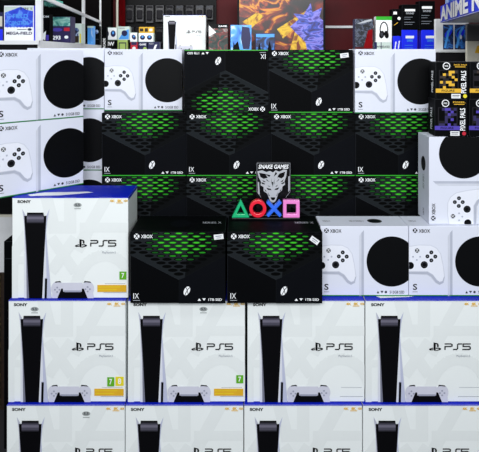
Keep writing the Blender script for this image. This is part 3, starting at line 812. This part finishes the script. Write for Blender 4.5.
# headset box and other packs over the white box of the top row
dh = 6.2
def wl(a): a.text('WIRELESS', .12, .35, .88, .55, 'ink_soft', .02); a.rect(.0, .0, .16, 1, 'navy_pack'); a.rect(.38, .0, .42, 1, 'navy_pack')
_, zh = small_box('gamepad_pack', 374.5, 392.3, 42.3, dh, 'low white and blue pack under the headset box', 'pale_pack', parts=(('front_print', wl),), depth=.12)
def hs(a):
    a.rect(.0, .0, 1, .14, 'green_band')
    a.line([(.5 + .24 * math.cos(t * PI / 10), .52 - .30 * math.sin(t * PI / 10)) for t in range(-1, 12)], .011, 'ink')
    a.ell(.36, .70, .16, .15, 'ink', .2); a.ell(.66, .70, .14, .15, 'ink', -.2); a.ell(.36, .70, .08, .08, 'ink_soft')
small_box('headset_box', 376.5, 392.3, 16.5, dh, 'white headset box with a green top edge, on a low white pack', 'print_white', z0=zh + .0006, depth=.10, parts=(('headset_picture', hs),))
small_box('gift_box', 355.5, 374, 19, dh, 'dark camouflage patterned box beside the headset box', 'camo_pack', depth=.12, parts=(('front_print', lambda a: (a.poly([(.45, .9), (.7, .35), (.95, .3), (.95, .9)], 'cloth_red'), a.poly([(.1, .15), (.5, .05), (.9, .0), (.9, .06), (.5, .12)], 'print_grey'), a.rect(.0, .85, .5, 1, 'maroon'))),))
def spk(a):
    a.rect(.18, .18, .82, .27, 'print_white'); a.text('SOUND', .25, .31, .75, .38, 'print_grey', .03)
    for v in (.5, .58, .70, .78): a.line([(.15, v), (.5 + .3 * ((v * 7) % 1), v)], .004, 'ink_grey')
def spb(a):
    a.rect(.25, .26, .78, .38, 'print_white'); a.text('GAMING', .33, .42, .70, .54, 'sky_pack', .03)
    for v in (.70, .82): a.line([(.2, v), (.7, v)], .004, 'sky_pack')
gb_ = 'blue packs under the tall black boxes'; gk_ = 'tall black boxes on blue packs'
ds = 6.2
_, zb1 = small_box('audio_box', 402, 418, 30, ds, 'blue pack under the tall black box that has a smaller black neighbour', 'blue_pack', group=gb_, parts=(('front_print', spb),), depth=.13)
_, zb2 = small_box('audio_box', 422, 439, 30, ds, 'blue pack next to the white panel with blue posters', 'blue_pack', group=gb_, parts=(('front_print', spb),), depth=.13)
small_box('audio_box', 402.5, 418.5, 4.5, ds, 'tall black box with white stripe, on the blue pack nearer the headset box', 'carton_black', z0=zb1 + .0006, group=gk_, parts=(('front_print', spk),), depth=.13, edge='carton_edge_highlight')
small_box('audio_box', 419.5, 435.5, 1, ds, 'tallest-standing black box with white stripe, on the blue pack by the posters', 'carton_black', z0=zb2 + .0006, group=gk_, parts=(('front_print', spk),), depth=.13, edge='carton_edge_highlight')
_, zb3 = small_box('audio_box', 393.6, 401.2, 36, ds, 'narrow blue pack with white streaks beside the headset box', 'blue_pack', group=gb_, parts=(('front_print', lambda a: (a.poly([(.15, .9), (.3, .35), (.45, .35), (.3, .9)], 'print_white'), a.poly([(.6, .8), (.75, .3), (.9, .3), (.75, .8)], 'print_white'))),), depth=.13)
small_box('audio_box', 393, 401.8, 9, ds, 'narrow black box on the narrow blue pack with white streaks', 'carton_black', z0=zb3 + .0006, group=gk_, parts=(('front_print', lambda a: (a.rect(.1, .1, .5, .2, 'print_white'), a.ell(.75, .35, .18, .06, 'print_white', .6), a.line([(.2, .6), (.6, .5)], .006, 'badge_gold'))),), depth=.13, edge='carton_edge_highlight')

# ------------------------------------------------------------------ glass cabinet at the side
K = Vector((-1.02, 3.05 - D)); dv = Vector((-.125, 1)).normalized()
E = K + dv * (6.1 - 3.05)
gc = thing('glass_cabinet', 'white framed glass display cabinet behind the slanted boxes', 'cabinet', (K.x, K.y, 0))
def prism(name, pts, z0, z1, mat, parent=gc):
    me = bpy.data.meshes.new(name); bm = bmesh.new()
    lo = [bm.verts.new((p[0] - K.x, p[1] - K.y, z0)) for p in pts]; hi = [bm.verts.new((p[0] - K.x, p[1] - K.y, z1)) for p in pts]
    bm.faces.new(lo[::-1]); bm.faces.new(hi); n = len(pts)
    for i in range(n): bm.faces.new((lo[i], lo[(i + 1) % n], hi[(i + 1) % n], hi[i]))
    bmesh.ops.recalc_face_normals(bm, faces=bm.faces[:])
    bm.to_mesh(me); bm.free(); me.materials.append(MATS[mat])
    return obj(name, me, parent)
Lx = -.62
KL, EL = K + Vector((Lx, 0)), E + Vector((Lx, 0))
zs1, zs2, ztop = ZC + .048, ZC + .285, ZC + .62
foot = [KL, K, E, EL]
prism('lower_body', foot, .0, ZC - 1.13, 'brown_trim')
prism('middle_panel', foot, ZC - 1.13, ZC - .85, 'metal_white')
g2 = [KL + Vector((0, .012)), K + Vector((-.012, .012)), E + Vector((-.012, 0)), EL]
prism('gold_edge', foot, ZC - .85, ZC - .838, 'cream')
prism('recess', g2, ZC - .838, ZC + .028, 'plinth_black')
prism('base_shelf', foot, ZC + .028, zs1, 'metal_white')
prism('side_rail', [K + dv * .02 + Vector((-.0115, 0)), K + dv * .02, E, E + Vector((-.0115, 0))], ZC - .06, ZC + .0279, 'metal_white')
ins = [KL + Vector((.0, .02)), K + Vector((-.02, .02)), E + Vector((-.02, -.02)), EL + Vector((0, -.02))]
prism('glass_shelf', ins, zs2 - .010, zs2, 'glass')
ed = Vector((-dv.y, dv.x)) * .012
prism('shelf_edge', [K + dv * .03 + ed, K + dv * .03, E, E + ed], zs2 - .016, zs2 + .006, 'metal_white')
prism('shelf_edge', [KL, K + Vector((-.03, 0)), K + Vector((-.03, .012)), KL + Vector((0, .012))], zs2 - .016, zs2 + .006, 'metal_black')
prism('top_panel', foot, ztop, ztop + .04, 'metal_black')
prism('back_panel', [KL, KL + Vector((.015, 0)), EL + Vector((.015, 0)), EL], zs1, ztop, 'plinth_black')
def postat(p, s, name='post'):
    q = [p, p + Vector((-s, 0)), p + Vector((-s, s)), p + Vector((0, s))]
    prism(name, q, zs1, ztop, 'metal_white')
postat(K + Vector((.012, 0)), .03)
postat(K + dv * (4.80 - 3.05), .022); postat(E + Vector((0, -.02)), .016)
# gold tinsel strip on the lower body
prism('tinsel_strip', [Vector((-1.235, K.y - .012)), Vector((-1.215, K.y - .012)), Vector((-1.215, K.y - .0005)), Vector((-1.235, K.y - .0005))], .02, ZC - 1.14, 'gold_tinsel')['label'] = 'gold speckled strip'

def cab_box(px0, px1, ytop, d, label, mats, parts, depth=.07, z0=None, name='figure_box'):
    return small_box(name, px0, px1, ytop, d, label, mats, z0=(zs1 if z0 is None else z0) + .0006, depth=depth, parts=parts, group='boxes inside the glass cabinet')
def mega(a):
    a.rect(.01, .01, .99, .98, 'print_white'); a.rect(.03, .04, .97, .64, 'blue_text_art')
    a.poly([(.03, .04), (.55, .04), (.3, .12), (.03, .2)], 'pale_pack')
    a.poly([(.55, .03), (.97, .03), (.97, .16), (.75, .12)], 'pale_pack')
    for k in range(9): a.ell(.07 + k * .107, .645, .055, .035, 'print_white', 0, 12, up=0)
    a.lay += 1
    a.text('4 IN 1', .52, .06, .92, .12, 'ink_soft', .02); a.text('FIELD', .30, .24, .80, .36, 'sky_pack', .02); a.text('CONTROL', .16, .44, .84, .55, 'sky_pack', .02)
    a.text('MEGA-FIELD', .08, .745, .94, .83, 'navy_pack', .03); a.ell(.86, .68, .07, .035, 'navy_pack'); a.line([(.45, .68), (.75, .68)], .003, 'ink_soft')
cab_box(4.5, 34.5, 5.5, 3.15, 'bright blue and white box inside the glass cabinet, before its corner post', {'front': 'print_white', 'back': 'blue_pack', 'left': 'blue_pack', 'right': 'blue_pack', 'top': 'blue_pack', 'bottom': 'blue_pack'}, (('front_print', mega),), .10)
cab_box(-12, 3.6, 12, 3.2, 'blue-edged box beside the bright blue and white one in the cabinet', 'navy_pack', (('front_print', lambda a: (a.rect(.1, .6, .98, .98, 'blue_pack'), a.rect(.6, .15, .95, .5, 'cream'))),), .10)
cab_box(43, 50, 14, 3.6, 'black and white figure box just inside the cabinet corner post', 'carton_black', (('front_print', lambda a: (a.text('DM', .1, .06, .9, .13, 'print_white', .03), a.poly([(.1, .7), (.5, .6), (.4, .95), (.1, .9)], 'print_white'), a.rect(.5, .75, .9, .95, 'purple_band'))),))
def d293(a):
    a.rect(.02, .02, .98, .36, 'teal_art'); a.rect(.02, .36, .98, .98, 'purple_pack'); a.text('293', .12, .72, .52, .88, 'print_white', .04); a.ell(.8, .78, .10, .06, 'print_white'); a.ell(.35, .5, .25, .07, 'purple_band'); a.rect(.68, .42, .96, .55, 'red_pack')
cab_box(50.5, 71, 16.5, 4.15, 'dark violet figure box with a teal top picture inside the glass cabinet', 'purple_pack', (('front_print', d293),), .12)
def pale(a):
    a.rect(.02, .02, .98, .98, 'pale_pack'); a.ell(.5, .34, .26, .13, 'figure_art'); a.poly([(.28, .95), (.35, .45), (.7, .45), (.75, .95)], 'figure_art'); a.rect(.82, .5, .96, .96, 'badge_yellow'); a.rect(.3, .62, .75, .95, 'brown_trim')
cab_box(71.5, 82, 23.5, 4.58, 'pale green figure box with a yellow side strip inside the glass cabinet', 'pale_pack', (('front_print', pale),), .10)
cab_box(88, 94, 26, 5.45, 'slim bright blue box inside the glass cabinet, behind the second post', 'sky_pack', (('front_print', lambda a: (a.rect(.0, .0, 1, .1, 'pale_pack'), a.rect(.6, .1, .95, .95, 'sky_art'))),))
cab_box(94.5, 100, 26, 5.8, 'slim black box inside the glass cabinet, past the blue one', 'carton_black', (('front_print', lambda a: (a.ell(.5, .3, .3, .12, 'figure_art'), a.line([(.2, .7), (.8, .7)], .006, 'ink_soft'))),))
small_box('figure_box', 102, 107, 27, 6.25, 'slim black box with white upright lettering at the end of the back cabinet', 'carton_black', depth=.07, parts=(('front_print', lambda a: a.text('ARCADE', .3, .45, .8, .95, 'print_white', .03, vert=True)),))
cab_box(44, 58, 0, 3.8, 'teal box added for the reflection in the glass, on the upper cabinet shelf', 'teal_reflection', (('front_print', lambda a: a.rect(.02, .02, .98, .98, 'teal_art')),), .12, z0=zs2)  # added box, its teal colour stands in for the reflection on the glass
cab_box(-5, 30, -14, 3.3, 'dark box on the upper glass shelf above the bright blue one', 'carton_black', (('front_print', lambda a: a.rect(.1, .1, .9, .6, 'grey_pack')),), .12, z0=zs2)

# ------------------------------------------------------------------ blue sign shelf at the other side
def wl_pt(d): return Vector((1.675 + .18 * (d - 5.0), d - D))
A0, B0 = wl_pt(5.0), wl_pt(3.2)
ang = math.atan2(B0.y - A0.y, B0.x - A0.x)
Ls = (B0 - A0).length
sh = thing('sign_shelf', 'white shelf with a blue sign front over two blue posters', 'shelf', (A0.x, A0.y, 0), (0, 0, ang))
# local x runs towards the eye along the front, local +y points away from the aisle... the aisle is at -y after rotation
zf0, zf1 = ZC + .225, ZC + .365
box('fascia', sh, 0, Ls, 0, .025, zf0, zf1, 'sign_blue', .002)
box('shelf_board', sh, 0, Ls, .026, .50, zf0, zf0 + .03, 'metal_white', .002)
a = Art(Ls, zf1 - zf0, 1); a.lay = 6
a.text('ANIME N', .02, .08, .86, .90, 'print_white', .045); a.line([(0, .985), (1, .985)], .004, 'panel_lilac')
o = obj('sign_lettering', a.mesh('sign_lettering', lambda x, z, h: (x + Ls / 2, -h * 4, z + zf0)), sh); o['label'] = 'white capital letters'
box('upper_panel', sh, .05, Ls, .03, .05, zf1, zf1 + .22, 'sky_pack', .002)
a = Art(Ls - .05, .22, 1); a.rect(.02, .05, .98, .95, 'sky_art'); obj('upper_picture', a.mesh('upper_picture', lambda x, z, h: (x + Ls / 2, .03 - h, z + zf1)), sh)
# panel with posters under the sign, counter and side panel
pn = thing('poster_panel', 'white end panel with two blue posters, under the sign', 'panel', (at(453, 0, 5.3)[0], 5.3 - D, 0))
s53 = 5.3 / F
box('board', pn, -17 * s53, 16.5 * s53, 0, .04, 0, ZC + 31 * s53 - .0, 'metal_white', .003)
for u0, u1, nm in ((443.5, 454, 'poster'), (455, 466.5, 'poster')):
    w = (u1 - u0) * s53; h = 25 * s53
    a = Art(w, h, 1); a.rect(0, 0, 1, 1, 'navy_pack'); a.rect(.05, .04, .95, .96, 'night_art'); a.ell(.55 if u0 > 450 else .5, .35, .25, .2, 'blue_pack', .6); a.line([(.2, .9), (.5, .3), (.7, .15)], .02, 'sky_pack')
    if u0 > 450: a.ell(.55, .5, .10, .09, 'panel_pale')
    obj(nm, a.mesh(nm, lambda x, z, h_: (x + ((u0 + u1) / 2 - 453) * s53, -h_, z + ZC + .5 * s53)), pn)
box('ledge', pn, -17 * s53, 14 * s53, -.09, -.0005, ZC - 12 * s53, ZC - 2.5 * s53, 'dark_grey', .004)
box('ledge_top', pn, -17 * s53, 16 * s53, -.10, -.0005, ZC - 2.4 * s53, ZC - .3 * s53, 'metal_white', .002)
sp = thing('side_panel', 'tall cream and grey panel at the end of the sign shelf', 'panel', (at(474, 0, 5.0)[0], 5.0 - D, 0))
s50 = 5.0 / F
box('lower_panel', sp, -5.5 * s50, 22 * s50, .02, .06, 0, ZC + 9 * s50, 'cream', .003)
box('upper_panel', sp, -5.5 * s50, 22 * s50, .02, .06, ZC + 9.1 * s50, ZC + .222, 'grey_panel', .003)
a = Art(6 * s50, 10 * s50, 1); a.poly([(.2, .9), (.6, .2), (1, .1), (1, .95)], 'badge_gold')
obj('yellow_mark', a.mesh('yellow_mark', lambda x, z, h: (x + 4 * s50, .02 - h, z + ZC - 4 * s50)), sp)

# ------------------------------------------------------------------ light
def area(name, loc, target, sx_, sy_, power, col=(1, 1, 1)):
    l = bpy.data.lights.new(name, 'AREA'); l.shape = 'RECTANGLE'; l.size = sx_; l.size_y = sy_; l.energy = power; l.color = col
    o = bpy.data.objects.new(name, l); C.objects.link(o); o.location = loc
    o.rotation_euler = (Vector(target) - Vector(loc)).to_track_quat('-Z', 'Y').to_euler()
    return o
area('front_fill', (0, -3.6, 3.0), (0, .3, 1.1), 3.4, 1.4, 156, (.97, .985, 1))  # unseen fill light, placed well forward to light the box fronts evenly
area('middle_fill', (0, 1.2, 3.0), (0, 1.2, 0), 3.2, .5, 48, (.97, .985, 1))  # unseen fill light added overhead, brightens the glass cabinet and back packs
area('sign_fill', (0, -.9, 3.0), (0, .6, 1.6), 3.6, .4, 13, (.97, .985, 1))  # unseen fill light added to brighten the blue sign front
area('back_fill', (0, 3.0, 3.0), (0, 4.2, 1.6), 3.6, .5, 62, (.97, .985, 1))  # unseen fill light added to lift the background brightness
w = bpy.data.worlds.new('World'); bpy.context.scene.world = w; w.use_nodes = True
bg = w.node_tree.nodes['Background']; bg.inputs[0].default_value = (.82, .9, 1, 1); bg.inputs[1].default_value = .35

# ------------------------------------------------------------------ camera
cam = bpy.data.cameras.new('Camera'); co = bpy.data.objects.new('Camera', cam); C.objects.link(co)
co.location = (0, -D, ZC); co.rotation_euler = (PI / 2, 0, 0)
cam.sensor_fit = 'HORIZONTAL'; cam.sensor_width = 36; cam.lens = 36 * F / 479
cam.shift_x = 0; cam.shift_y = -(226 - 50) / 479
cam.clip_start = .05
S = bpy.context.scene
S.camera = co
S.view_settings.view_transform = 'Standard'; S.view_settings.look = 'None'; S.view_settings.gamma = 1
S.view_settings.use_curve_mapping = False; S.view_settings.exposure = .08
